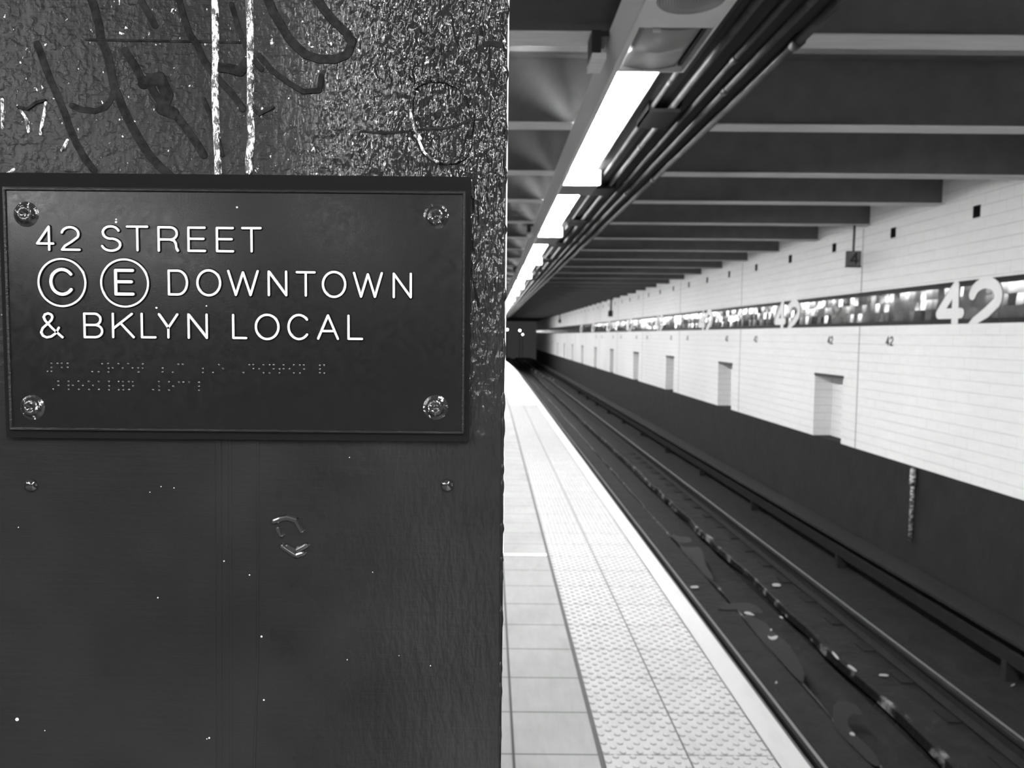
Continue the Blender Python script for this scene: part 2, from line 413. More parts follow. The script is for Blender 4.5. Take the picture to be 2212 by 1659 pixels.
mb = MB(); mb.box((4.13, 2, -.90), (4.42, WEND, -.87)); mb.build('cover_board', noisy('dusty_cover_board', .003, .005, 6, .7), tr)
for k in range(12):
    mb = MB(); mb.box((4.39, 3+3*k, -1.27), (4.42, 3.06+3*k, -.87)); mb.box((4.2, 3+3*k, -1.27), (4.3, 3.06+3*k, -1.1)); mb.build('bracket', M['rail'], tr)
# puddles and litter on the track bed
def blob(name, pts, z, mt, label, cat, group=None, th=.002):
    P = [at(x, y, Z=z) for x, y in pts]; c = sum(P, Vector())/len(P)
    Q = []
    n = len(P)
    for i in range(n):      # rounded outline
        a, b = P[i], P[(i+1) % n]; Q += [a.lerp(b, .25), a.lerp(b, .75)]
    mb = MB(); mb.face([(p.x, p.y, z) for p in Q])
    for i in range(len(Q)):
        a, b = Q[i], Q[(i+1) % len(Q)]; mb.face([(a.x, a.y, z-th), (b.x, b.y, z-th), (b.x, b.y, z), (a.x, a.y, z)])
    return tag(mb.build(name, mt), label, cat, group)
ZP = -1.258
blob('puddle', [(1452,1152),(1462,1158),(1490,1160),(1496,1170),(1480,1174),(1455,1168)], ZP, M['puddle'], 'small grey puddle, farthest and smallest of the pools in the track trough', 'puddle', 'puddles in the trough')
blob('puddle', [(1463,1180),(1492,1182),(1511,1181),(1520,1196),(1524,1220),(1540,1245),(1541,1254),(1526,1246),(1505,1222)], ZP, M['puddle'], 'tapering grey puddle just nearer than the smallest pool in the trough', 'puddle', 'puddles in the trough')
blob('puddle', [(1547,1305),(1575,1304),(1612,1301),(1635,1308),(1652,1325),(1625,1322),(1600,1316),(1553,1318)], ZP, M['puddle'], 'bent grey puddle with a bright fleck in it, halfway along the trough', 'puddle', 'puddles in the trough')
blob('puddle', [(1600,1325),(1650,1340),(1672,1368),(1702,1388),(1722,1420),(1738,1449),(1736,1478),(1715,1460),(1690,1432),(1650,1388),(1625,1360)], ZP, M['puddle'], 'long grey puddle ending in a point, below the crescent of white litter', 'puddle', 'puddles in the trough')
blob('puddle', [(1800,1514),(1842,1516),(1870,1546),(1838,1540),(1828,1560),(1845,1585),(1885,1620),(1905,1655),(1885,1655),(1850,1620),(1818,1590),(1798,1560)], ZP, M['puddle'], 'large dim puddle nearest the camera, at the bottom of the frame', 'puddle', 'puddles in the trough')
lit = [([(1658,1371),(1664,1376),(1672,1374),(1681,1372),(1678,1380),(1668,1382),(1661,1379)], 'white crescent of litter lying between the two longer puddles'),
       ([(1607,1321),(1618,1321),(1625,1325),(1631,1329),(1620,1328),(1609,1325)], 'long white scrap of litter on the bent puddle'),
       ([(1683,1330),(1690,1332),(1692,1336),(1685,1334)], 'tiny oval white scrap beside the bent puddle'),
       ([(1834,1582),(1843,1581),(1848,1589),(1838,1588)], 'white scrap of litter on the puddle nearest the camera'),
       ([(2183,1480),(2193,1475),(2191,1479),(2185,1482)], 'small bright scrap beyond the far rail at the right'),
       ([(1491,1266),(1508,1265),(1509,1270),(1492,1270)], 'pale stub lying close to the platform edge, farthest of the pale stubs'),
       ([(1672,1530),(1695,1531),(1698,1536),(1672,1535)], 'pale stub lying close to the platform edge, nearest of the pale stubs'),
       ([(1675,1471),(1679,1471),(1679,1476),(1674,1476)], 'tiny round pale speck near the platform edge'),
       ([(1667,1260),(1684,1260),(1688,1266),(1670,1267)], 'pale flake of litter against the trough lip'),
       ([(1796,1405),(1803,1410),(1813,1422),(1810,1425),(1800,1415)], 'white flake lodged on the trough lip at mid distance'),
       ([(1829,1435),(1840,1438),(1852,1449),(1847,1450),(1835,1442)], 'white flake lodged on the trough lip, nearer than its twin'),
       ([(1663,1358),(1668,1358),(1668,1362),(1664,1362)], 'tiny pale crumb just above the white crescent of litter'),
       ([(1900,1455),(1920,1457),(1918,1461),(1898,1459)], 'pale smear of litter between the trough lip and the shiny rail')]
for pts, lab in lit: blob('litter', pts, ZP+.004, M['litter'], lab, 'litter', 'litter on the track bed', .004)
for i in range(7):  # pale studs stand in for glints off the rail fasteners
    p = at(1149+7.7*i, 797+3.8*i, Z=-1.08); p.x -= .22*(i in (2, 3, 4)); mb = MB(); mb.lathe((p.x, p.y, -1.12), (0, 0, 1), [(.05, 0), (.05, .03), (.03, .045)], 8)
    tag(mb.build('fastener_glint', M['litter']), 'pale painted fastener glint, %s of the distant row of seven from the far end' % ORD[i], 'painted glint', 'distant painted glints on the track')

# drain pipe under the tiled wall
dp = empty('drain_pipe', (4.68, 8.3, -.7)); tag(dp, 'thin worn vertical pipe hanging below the tiled wall', 'pipe')
m = mat('worn_pipe', .3, .4); n = N(m); pos, q = n.xyz(); n.base(n.rng(n.noise(pos, 40, 4, .7, (.6, .6, 1)), .45, .58, .015, .5)); M['wornpipe'] = m
mb = MB(); mb.tube((4.672, 8.3, -.73), (4.672, 8.3, .06), .021); pp = mb.build('pipe', M['wornpipe'], dp)
mb = MB(); mb.lathe((4.672, 8.3, -.12), (0, 0, 1), [(.028, 0), (.036, .01), (.034, .05), (.03, .19)], 12); mb.build('socket', M['wornpipe'], pp, (0, 0, 0))

# ------------------------------------------------------------ ceiling beams
far_edges = [.75, 2.27, 3.77, 5.27, 6.75, 8.12, 9.63, 11.12, 12.62, 14.12, 15.65] + [15.65+1.524*k for k in range(1, 41)]
back_edges = [.75-1.52*k for k in range(1, 8)]
def beam(y, i):
    e = empty('ceiling_beam', (0, y, 2.889))
    mb = MB(); mb.box((-6, y-.10, 2.897), (WX, y-.065, 3.35)); mb.box((-6, y-.16, 3.33), (WX, y, 3.35)); mb.build('web', M['web'], e)
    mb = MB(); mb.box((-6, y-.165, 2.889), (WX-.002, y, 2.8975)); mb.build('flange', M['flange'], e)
    return e
B0 = None; vis = 0
for i, y in enumerate(far_edges + back_edges):
    if B0 is None: e = B0 = beam(y, i)
    else: e = copy_tree(B0); e.location.y = y
    if i >= len(far_edges): lab = 'black ceiling beam over the platform behind the camera'
    elif y < 3: lab = 'black ceiling beam overhead, above the top of the picture'
    elif vis < 18:
        lab = 'black ceiling beam with pale underside, %s from the near end of the picture' % ORD[vis]; vis += 1
    else: lab = 'thin dark ceiling beam far down the tunnel'
    tag(e, lab, 'beam', 'ceiling beams across the tracks')

# ------------------------------------------------------------ light trunking and fixtures
tk = empty('light_trunking', (.58, 4, 2.75)); tag(tk, 'continuous grey channel carrying the fluorescent lights above the platform edge', 'channel')
mb = MB(); mb.prism([(.568, 2.757), (.532, 2.887), (.54, 2.887), (.578, 2.757)], -11, 74); mb.build('side_channel', M['houselight'], tk)
mb = MB(); mb.box((.566, -11, 2.742), (.592, 74, 2.757)); mb.build('lower_lip', M['houselight'], tk)
mb = MB(); mb.box((.58, -11, 2.87), (1.02, 74, 2.885)); tag(mb.build('backing_plate', M['plate']), 'long dark plate above the lights, glowing grey along their right side', 'plate')
pairs = [(3.715, 6.42), (6.92, 9.77), (10.66, 13.6), (13.85, 16.97), (17.68, 20.75), (20.9, 24.3), (24.6, 28.2), (28.7, 31.6), (31.9, 35.3), (35.6, 38.8), (39.1, 42.4), (42.7, 46), (46.3, 49.6), (49.9, 53.2), (53.5, 56.8)]
def fixture(s, e, nxt, back=False):
    r = empty('fluorescent_fixture', (.74, s, 2.75))
    L = M['lensback'] if back else M['lens']
    le = e-.36
    mb = MB(); mb.prism([(.598, 2.862), (.598, 2.81), (.640, 2.76), (.770, 2.76), (.818, 2.81), (.818, 2.862)], s+.02, le); mb.build('lens', L, r)
    mb = MB(); mb.tube((.69, le-.01, 2.79), (.69, e-.02, 2.775), .021, 12); mb.tube((.74, le-.01, 2.79), (.74, e-.02, 2.775), .021, 12); mb.build('tube_end', L, r)
    mb = MB(); mb.box((.820, s+.01, 2.805), (.828, le, 2.868)); mb.build('light_shield', M['house'], r)  # added to keep lens light off the backing plate
    mb = MB(); mb.box((.66, e-.03, 2.76), (.79, e-.004, 2.81)); mb.build('lamp_holder', M['darkmetal'], r)
    mb = MB(); mb.prism([(.594, 2.742), (.89, 2.742), (.905, 2.752), (.905, 2.868), (.594, 2.868)], e-.006, e+.012); mb.build('end_plate', M['houselight'], r)
    mb = MB(); mb.prism([(.594, 2.75), (.885, 2.75), (.897, 2.762), (.897, 2.868), (.594, 2.868)], e+.012, nxt-.01); mb.build('ballast_box', M['boxgrey'], r)
    return r
for i, (s, e) in enumerate(pairs):
    nx = pairs[i+1][0] if i+1 < len(pairs) else e+.4
    r = fixture(s, e, nx)
    lab = ('lit fluorescent light above the platform edge, %s from the camera' % ORD[i]) if i < 9 else 'tiny distant lit fluorescent light at the far end of the row'
    tag(r, lab, 'light fixture', 'row of fluorescent lights')
for s, e in ((-10, -7.2), (-6.8, -3.9), (-3.5, -.6)):
    tag(fixture(s, e, e+.4, True), 'lit fluorescent light of the same row behind the camera', 'light fixture', 'lights behind the camera')
# platform lights behind the photographer, parallel to the tracks
def plat_light(x, y, L=1.25, wd=.16):
    r = empty('fluorescent_fixture', (x, y, 2.72))
    mb = MB(); mb.box((x-wd, y-L, 2.74), (x+wd, y+L, 2.86)); mb.build('housing', M['house'], r)
    mb = MB(); mb.prism([(x-wd*.9, 2.74), (x-wd*.7, 2.70), (x+wd*.7, 2.70), (x+wd*.9, 2.74)], y-L*.97, y+L*.97); mb.build('lens', M['lensmid' if x > -2.8 else 'lensback' if y < -1 else 'lensside'], r)
    tag(r, 'unseen fluorescent light over the hidden part of the platform, behind the column or camera', 'light fixture', 'lights over the hidden platform')
for x, y in [(-1.75, -7.2), (-1.75, -10.2), (-1.95, -2.2)] + [(-4.2, -9.0+3.4*k) for k in range(12)]: plat_light(x, y)  # the single near lamp is added to brighten the sign letters
# speaker panel and unlit lens closing the near end of the row
sp_ = empty('speaker_panel', (.74, 2.9, 2.75)); tag(sp_, 'grey speaker panel with a round perforated grille, at the near end of the light row', 'speaker')
mb = MB(); mb.box((.594, 2.2, 2.752), (.895, 3.19, 2.868)); pn = mb.build('panel', M['spkgrey'], sp_)
mb = MB(); mb.lathe((.74, 2.93, 2.753), (0, 0, -1), [(.128, 0), (.126, .003), (.06, .006), (.001, .007)], 40); mb.build('grille', M['grille'], pn, (0, 0, 0))
mb = MB(); mb.box((.895, 2.2, 2.744), (.905, 3.19, 2.868)); mb.build('edge_rim', M['houselight'], sp_)
# lens
ul = empty('unlit_lens', (.74, 3.4, 2.75)); tag(ul, 'unlit curved plastic lens between the speaker panel and the first lit light', 'lens')
mb = MB(); prof = []
for i in range(13):
    t = i/12; prof.append((.612+.25*t, 2.772 - .018*math.sin(math.pi*t)))
prof += [(.862, 2.86), (.612, 2.86)]
mb.prism(prof, 3.225, 3.69, sm=True); mb.build('lens_body', M['offlens'], ul)
mb = MB(); mb.box((.594, 3.195, 2.775), (.895, 3.215, 2.86)); mb.box((.875, 3.195, 2.775), (.893, 3.69, 2.86)); mb.build('lens_frame', M['darkmetal'], ul)
mb = MB(); mb.box((.66, 3.22, 2.748), (.69, 3.23, 2.76)); mb.box((.594, 3.692, 2.748), (.905, 3.706, 2.868)); mb.box((.895, 3.195, 2.744), (.905, 3.69, 2.868)); mb.build('end_lip', M['houselight'], ul)
# hangers carrying the trunking
for k, y in enumerate((3.55, 9.62, 15.6)):
    e = empty('hanger_bracket', (.48, y, 2.75)); tag(e, 'small hanger block beside the light channel, %s from the camera' % ORD[k], 'bracket', 'hangers of the light channel')
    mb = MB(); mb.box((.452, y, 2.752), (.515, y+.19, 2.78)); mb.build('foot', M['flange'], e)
    mb = MB(); mb.box((.452, y+.02, 2.78), (.495, y+.17, 2.889)); mb.box((.495, y+.02, 2.86), (.53, y+.17, 2.885)); mb.build('hanger', M['darkmetal'], e)

# ------------------------------------------------------------ conduits
def conduit(x, z, r, label, coup, y1=74):
    e = empty('conduit', (x, 4, z)); tag(e, label, 'pipe', 'conduits beside the lights')
    mb = MB(); mb.tube((x, -6, z), (x, y1, z), r, 14); pp = mb.build('pipe', M['pipe'], e)
    for y in coup:
        mb = MB(); mb.tube((x, y, z), (x, y+.07, z), r*1.3, 14); mb.build('coupling', M['coupling'], pp, (0, 0, 0))
cs = lambda a: [a+3.05*k for k in range(10)]
conduit(.945, 2.849, .013, 'thin grey conduit closest to the lights, broken by dark straps', cs(4.1))
conduit(1.065, 2.850, .018, 'grey conduit second from the lights, broken by dark straps', cs(5.5))
conduit(1.183, 2.852, .014, 'thin dim grey conduit in the middle of the five', cs(3.78))
conduit(1.283, 2.851, .018, 'grey conduit second from the outside of the five', cs(4.25))
conduit(1.395, 2.848, .023, 'thickest grey conduit, outermost of the five', cs(3.55))
mb = MB(); mb.box((1.03, -11, 2.8805), (1.45, 74, 2.8885)); tag(mb.build('cable_tray', mat('black_tray', .05, .8, spec=.05)), 'flat black tray under the beams, running above the grey conduits', 'cable tray')
for k, y in enumerate((4.55, 6.9, 8.9, 11.1, 13.4, 15.7, 18.0)):
    mb = MB(); mb.box((.915, y, 2.81), (1.11, y+.36, 2.828)); mb.box((.915, y, 2.81), (.921, y+.36, 2.869)); mb.box((1.104, y, 2.81), (1.11, y+.36, 2.878))
    tag(mb.build('conduit_strap', M['straps']), 'dark strap wrapped under the two inner conduits, %s from the camera' % ORD[k], 'strap', 'straps under the inner conduits')

# ------------------------------------------------------------ stroke lettering
def arc(cx, cy, rx, ry, a0, a1, n=14):
    return [(cx+rx*math.cos(math.radians(a0+(a1-a0)*i/n)), cy+ry*math.sin(math.radians(a0+(a1-a0)*i/n))) for i in range(n+1)]
G = {
 '4': [[(.74,0),(.74,1),(0,.27),(1,.27)]],
 '2': [arc(.5,.70,.46,.30,168,-28)+[(.58,.36),(.2,.17),(.04,0),(1,0)]],
 'S': [arc(.5,.745,.44,.255,18,262)+arc(.5,.25,.5,.25,82,-165)],
 'T': [[(0,1),(1,1)],[(.5,1),(.5,0)]],
 'R': [[(0,0),(0,1),(.6,1)]+arc(.62,.74,.34,.26,85,-85)+[(.6,.48),(0,.48)],[(.58,.48),(.8,.43),(.9,.3),(.93,.1),(1,0)]],
 'E': [[(1,1),(0,1),(0,0),(1,0)],[(0,.52),(.92,.52)]],
 'C': [arc(.52,.5,.52,.5,38,322,22)],
 'D': [[(0,0),(0,1),(.45,1)]+arc(.5,.5,.5,.5,88,-88)+[(.45,0),(0,0)]],
 'O': [arc(.5,.5,.5,.5,0,360,32)],
 'W': [[(0,1),(.25,0),(.5,.95),(.75,0),(1,1)]],
 'N': [[(0,0),(0,1),(1,0),(1,1)]],
 'B': [[(0,.52),(0,1),(.55,1)]+arc(.58,.76,.34,.24,88,-88)+[(.55,.52),(0,.52)],arc(.6,.26,.4,.26,88,-88)+[(.55,0),(0,0),(0,.52)]],
 'K': [[(0,0),(0,1)],[(.93,1),(0,.36)],[(.36,.61),(1,0)]],
 'L': [[(0,1),(0,0),(1,0)]],
 'Y': [[(0,1),(.5,.42),(1,1)],[(.5,.42),(.5,0)]],
 'A': [[(0,0),(.5,1),(1,0)],[(.17,.33),(.83,.33)]],
 '&': [[(1,0),(.55,.36),(.2,.7),(.14,.84),(.2,.95),(.36,1),(.5,.95),(.55,.84),(.5,.72),(.3,.55),(.08,.38),(0,.2),(.08,.06),(.26,-.01),(.48,.03),(.68,.16),(.84,.40)]],
}
def stroke_mesh(mb, lines, frame, wt, wb, h, mt=1, ms=0, plate=True):
    """lines in plane coordinates (u, v); frame = (origin, U, V, Nrm); raised flat-topped strokes with sloping dark shoulders"""
    O, U, V, Nn = frame
    def P(u, v, hh): return tuple(O + U*u + V*v + Nn*hh)
    prof = [(-wb, 0), (-(wb+wt)/2, h*.75), (-wt, h*.9), (-wt, h), (wt, h), (wt, h*.9), ((wb+wt)/2, h*.75), (wb, 0)]
    for L in lines:
        L = [Vector(p) for p in L]; closed = (L[0]-L[-1]).length < 1e-7
        if closed: L = L[:-1]
        n = len(L); segs = n if closed else n-1
        dirs = [(L[(i+1) % n]-L[i]).normalized() for i in range(segs)]
        def joint(i, d_other, d_self):
            """smooth mitre when the turn is gentle, else None"""
            if d_other is None: return None
            c = d_other.dot(d_self)
            return None if c < .85 else (d_other+d_self).normalized()
        for i in range(segs):
            a, b = L[i], L[(i+1) % n]; d = dirs[i]
            dp_ = dirs[i-1] if (i > 0 or closed) else None
            dn_ = dirs[(i+1) % segs] if (i < segs-1 or closed) else None
            ja, jb = joint(i, dp_, d), joint(i, dn_, d)
            na = Vector((-d.y, d.x)) if ja is None else Vector((-ja.y, ja.x))/max(.5, ja.dot(d))
            nb = Vector((-d.y, d.x)) if jb is None else Vector((-jb.y, jb.x))/max(.5, jb.dot(d))
            if ja is None and dp_ is None: a = a - d*wt*.0
            e = (i % 3)*8e-6; prf = [(o, hh+e) for o, hh in prof]
            ra = [P(a.x+na.x*o, a.y+na.y*o, hh) for o, hh in prf]; rb = [P(b.x+nb.x*o, b.y+nb.y*o, hh) for o, hh in prf]
            for k in range(7): mb.face([ra[k], ra[k+1], rb[k+1], rb[k]], mt if k in (2, 3, 4) else ms)
            for (c, j, other) in ((a, ja, dp_), (b, jb, dn_)):
                if j is None:   # round joint or end
                    k0 = 16
                    for q in range(k0):
                        t0, t1 = 2*math.pi*q/k0, 2*math.pi*(q+1)/k0
                        rr = [(wb*.98, 2.6e-5), ((wb+wt)/2*.99, h*.75+2.6e-5), (wt*.99, h*.9+2.6e-5), (wt*.99, h+2.6e-5+(1e-5 if c is a else 0))]
                        for k in range(3):
                            mb.face([P(c.x+rr[k][0]*math.cos(t0), c.y+rr[k][0]*math.sin(t0), rr[k][1]), P(c.x+rr[k][0]*math.cos(t1), c.y+rr[k][0]*math.sin(t1), rr[k][1]),
                                     P(c.x+rr[k+1][0]*math.cos(t1), c.y+rr[k+1][0]*math.sin(t1), rr[k+1][1]), P(c.x+rr[k+1][0]*math.cos(t0), c.y+rr[k+1][0]*math.sin(t0), rr[k+1][1])], mt if k == 2 else ms)
                        hh = rr[3][1]; mb.face([P(c.x, c.y, hh), P(c.x+wt*.99*math.cos(t0), c.y+wt*.99*math.sin(t0), hh), P(c.x+wt*.99*math.cos(t1), c.y+wt*.99*math.sin(t1), hh)], mt)
def boxed(ch, u0, u1, v0, v1):
    return [[(u0+(u1-u0)*x, v0+(v1-v0)*y) for x, y in L] for L in G[ch]]

# ------------------------------------------------------------ column
PX0, PX1, PY = -.3085, .0092, .46
cl = empty('steel_column', (-.147, .6, 0)); tag(cl, 'thickly painted black steel column in the foreground, carrying the station sign', 'column')
mb = MB(); R = .0025
prof = [(PX0+R, PY), (PX1-R, PY)] + [(PX1-R+R*math.sin(t), PY+R-R*math.cos(t)) for t in (.39, .78, 1.18, 1.57)] + [(PX1, PY+.30), (PX0, PY+.30)] + [(PX0+R-R*math.cos(t), PY+R-R*math.sin(t)) for t in (0, .39, .78, 1.18)]
mb.prism([(x, y) for x, y in prof], 0, 1)
# prism runs along y: remap to a vertical shaft
mb.v = [(x, z, y*3.34) for x, y, z in mb.v]
# lumpy right and left arris: cut the height in rings
shaft = mb.build('shaft', M['column'], cl)
pl = lambda x, y, d=0: at(x, y, Y=PY-d)
FR = (Vector((0, PY, 0)), Vector((1, 0, 0)), Vector((0, 0, 1)), Vector((0, -1, 0)))
def uv(x, y, d=0):
    p = at(x, y, Y=PY-d); return (p.x, p.z)
# lumps of paint along the right arris
mb = MB(); rnd = random.Random(2)
z = 1.20
while z < 1.72:
    h = rnd.uniform(.004, .016); w = rnd.uniform(-.0001, .0003)
    mb.lathe((PX1-.0012, PY+.001, z), (0, 0, 1), [(.0004, -h*.6), (.0012+w*.6, -h*.25), (.0014+w, 0), (.0012+w*.5, h*.3), (.0004, h*.6)], 8); z += rnd.uniform(.01, .04)
mb.build('arris_drips', M['column'], cl)
# two scraped beads above the sign, and the seam below it
def bead(pts, w, name, mt, hgt=.0011):
    mb = MB(); stroke_mesh(mb, [[uv(*p) for p in pts]], FR, w*.45, w, hgt, 0, 0); return mb.build(name, mt, cl)
o = bead([(464,-20),(466,110),(464,190),(466,260),(470,330),(471,384)], .0021, 'scraped_bead', M['scraped'], .0016); o['label'] = 'bright scraped vertical bead'
o = bead([(538,-20),(540,60),(541,150),(541,250),(543,300),(537,345),(538,372)], .0021, 'scraped_bead', M['scraped'], .0016); o['label'] = 'bright scraped vertical bead'
bead([(557,956),(557,1200),(556,1420),(549,1660)], .0010, 'seam', M['column'], .0004)
bead([(472,956),(474,1660)], .0022, 'seam', M['column'], .0005); bead([(497,956),(498,1660)], .0012, 'seam', M['column'], .0003)
# right arris: thin pale ribbon painted in as the lamp highlight
mb = MB(); rnd = random.Random(4); z = 1.36
while z < 1.74:
    dz = .006; w_ = .0006 + .0004*rnd.random() if z > 1.50 else .0002+.0003*rnd.random()
    mb.box((PX1-w_, PY+.0009, z), (PX1+.0002, PY+.004, z+dz)); z += dz
o = mb.build('edge_highlight', M['edgehighlight'], cl); o['label'] = 'thin painted edge highlight'
# round crater of old paint
mb = MB()
ring = [(905,182),(930,173),(960,175),(990,187),(1010,208),(1018,235),(1021,262),(1016,290),(1014,315),(1004,340),(985,350),(960,352),(935,345),(912,325),(903,300),(890,280),(886,250),(889,215),(894,192),(905,182)]
stroke_mesh(mb, [[uv(*p) for p in ring]], FR, .0006, .0016, .0012, 0, 0); mb.build('crater_rim', M['column'], cl)
mb = MB()
stroke_mesh(mb, [[uv(*p) for p in ((886,240),(890,262),(898,285),(908,300))], [uv(*p) for p in ((903,300),(915,328),(935,347),(948,350))]], FR, .0004, .0011, .0016, 0, 0); o = mb.build('scraped_edge', M['scraped'], cl)
mb = MB(); stroke_mesh(mb, [[uv(*p) for p in ((895,282),(930,278),(965,277),(1000,266),(1020,258),(1050,259))], [uv(*p) for p in ((780,284),(830,288),(880,284))], [uv(*p) for p in ((185,86),(300,88),(420,90),(520,92))]], FR, .0004, .0008, .0004, 0, 0)
mb.build('cracks', M['marker'], cl)
mb = MB(); stroke_mesh(mb, [[uv(*p) for p in ((1048,96),(1060,93),(1074,97))]], FR, .001, .0018, .0006, 0, 0); mb.lathe(pl(945,248), (0,-1,0), [(.0022,0),(.0016,.0008),(.0004,.001)], 12); mb.build('chips', M['marker'], cl)
# marker scrawl
GR = [[(80,95),(88,115),(98,145),(112,180),(128,215),(140,245),(150,275),(165,310),(185,345),(203,368)],
      [(195,-10),(205,20),(215,60),(218,85),(233,120),(240,155),(246,185),(262,225),(278,260),(300,300),(322,335),(345,360),(372,384)],
      [(155,228),(175,237),(205,240),(228,232),(240,215),(247,190)],
      [(300,-10),(318,25),(335,55)], [(270,110),(290,140),(305,170),(325,185),(335,205),(360,235),(385,255),(405,280),(425,310),(440,335)],
      [(310,180),(345,168),(362,205),(350,235),(375,245)],
      [(385,-5),(398,40),(410,75),(425,95),(440,130),(455,150),(470,170),(500,200),(525,235)],
      [(500,10),(515,60),(535,110),(552,135),(565,150)],
      [(575,-10),(592,30),(605,50),(622,80),(640,100),(660,118),(690,128),(725,128),(750,118),(760,92),(748,70),(725,50),(700,20),(680,-10)],
      [(468,145),(495,148),(520,155),(532,135)], [(560,120),(590,155),(625,180),(655,198),(690,196),(694,165)],
      [(440,215),(455,250),(468,290),(480,335)], [(540,230),(560,248),(590,232)], [(40,232),(60,236),(80,222),(98,217)]]
mb = MB(); GW = [.0022,.0026,.0018,.0020,.0024,.0036,.0020,.0016,.0026,.0030,.0016,.0014,.0010,.0009]
for i, (g, wd) in enumerate(zip(GR, GW)): stroke_mesh(mb, [[uv(*p) for p in g]], FR, wd*.9, wd, .00015+.00006*i, 0, 0)
o = mb.build('marker_scrawl', M['marker'], cl); o['label'] = 'dark marker scrawl across the top of the column'
# pale scrapes at the left
mb = MB()
for g in ([(45,238),(57,258),(62,285)], [(99,222),(96,245),(90,272),(88,290)], [(146,303),(134,325)], [(5,215),(6,278)], [(12,378),(30,366)]):
    stroke_mesh(mb, [[uv(*p) for p in g]], FR, .0004, .0009, .0007, 0, 0)
o = mb.build('scrapes', M['scraped'], cl); o['label'] = 'pale scrapes'
# lump below the sign and painted-over bolts
mb = MB()
stroke_mesh(mb, [[uv(*p) for p in ((592,1126),(605,1121),(620,1118),(640,1124),(652,1146))], [uv(*p) for p in ((601,1142),(608,1155))], [uv(*p) for p in ((620,1180),(640,1190),(662,1178))], [uv(*p) for p in ((610,1180),(640,1200),(655,1195))]], FR, .0004, .0022, .0014, 0, 0)
mb.build('paint_lump', M['braille'], cl)
for x, y in ((68, 1048), (966, 1048)):
    p = pl(x, y); mb = MB(); mb.lathe(p, (0, -1, 0), [(.0042, 0), (.0036, .0016), (.0016, .0024)], 14); mb.build('bolt', M['braille'], cl)
mb = MB()
for x, y, r in ((37,1554,.0011),(341,1291,.0004),(539,1242,.0004),(447,1596,.0003),(348,1051,.0003),(376,1054,.0003),(40,1139,.0003),(565,1375,.0006),(570,1512,.0005),(452,1594,.0005),(750,1425,.0003),(930,1438,.0003),(862,1416,.0002),(484,1212,.0004),(755,988,.0003),(97,1578,.0003),(324,1063,.0003),(805,1236,.0003)):
    mb.lathe(pl(x, y), (0, -1, 0), [(r, 0), (r*.9, .0003)], 8)
o = mb.build('paint_specks', M['speck'], cl); o['label'] = 'tiny white paint specks'

# ------------------------------------------------------------ station sign plaque
QY = .4545                       # plane of the plaque face
sg = empty('station_sign', (-.152, QY, 1.506)); tag(sg, 'black station sign with raised white 42 STREET lettering and braille, screwed to the column', 'sign')
a, b = at(8, 402, Y=QY), at(1005, 932, Y=QY)
x0, x1, z1, z0 = -.2885, -.0148, at(500, 408, Y=QY).z, at(500, 934, Y=QY).z
mb = MB(); mb.box((x0-.003, QY+.001, z0-.0045), (x1+.0025, PY, z1+.0085)); mb.build('backing', M['recess'], sg)
mb = MB(); mb.box((x0, QY, z0), (x1, QY+.0035, z1)); mb.build('face_plate', M['plaque'], sg)
mb = MB(); FQ = (Vector((0, QY, 0)), Vector((1, 0, 0)), Vector((0, 0, 1)), Vector((0, -1, 0)))
e_ = .0012
stroke_mesh(mb, [[(x0+e_, z0+e_), (x1-e_, z0+e_), (x1-e_, z1-e_), (x0+e_, z1-e_), (x0+e_, z0+e_)]], FQ, .0004, .0011, .0012, 0, 0)
mb.build('raised_border', M['plaqueedge'], sg)
# torn paint skin round the plaque
mb = MB(); rnd = random.Random(11)
def skin(pts, wd, hh): stroke_mesh(mb, [[uv(*p) for p in pts]], FR, wd*.5, wd, hh, 0, 0)
skin([(x, 383+rnd.uniform(-4, 4)+x*.012) for x in range(0, 1000, 25)], .0013, .0009)
skin([(x, 948+rnd.uniform(-2, 2)) for x in range(30, 1000, 40)], .0010, .0008)
skin([(1012+rnd.uniform(-3, 3), y) for y in range(415, 930, 25)], .0016, .0011)
skin([(1000,408),(1010,400),(1019,410),(1022,425)], .0014, .0024)
mb.build('paint_skin', M['column'], cl)
def glyphs(items, name, wt, wb=None, h=.0011):
    mb = MB()
    for ch, xa, xb, yt, yb in items:
        p, q_ = at(xa, yb, Y=QY-.001), at(xb, yt, Y=QY-.001)
        stroke_mesh(mb, boxed(ch, p.x+wt, q_.x-wt, p.z+wt, q_.z-wt), FQ, wt, wb or wt*2.0, h, 1, 0)
    return mb.build(name, [M['plaque'], M['letter']], sg)
A = lambda x, y: (x/2.764, 360+y/2.764)
B = lambda x, y: (500+x/2.7656, 360+y/2.7656)
def it(ch, f, xa, xb, yt, yb):
    p, q_ = f(xa, yt), f(xb, yb); return (ch, p[0], q_[0], p[1], q_[1])
WT = .00066
o = glyphs([it('4',A,217,322,352,502), it('2',A,360,478,355,502), it('S',A,603,722,350,508), it('T',A,755,885,352,505), it('R',A,942,1066,356,508), it('E',A,1120,1228,358,509), it('E',A,1290,1396,360,511), it('T',B,60,180,361,512)], 'lettering', WT); o['label'] = 'first line reading 42 STREET'
o = glyphs([it('D',A,1003,1122,615,769), it('O',A,1173,1320,613,774), it('W',A,1358,1545,618,772), it('N',B,217,333,621,774), it('T',B,385,503,625,776), it('O',B,540,686,623,784), it('W',B,726,905,630,783), it('N',B,963,1078,634,786)], 'lettering', WT); o['label'] = 'second line reading DOWNTOWN'
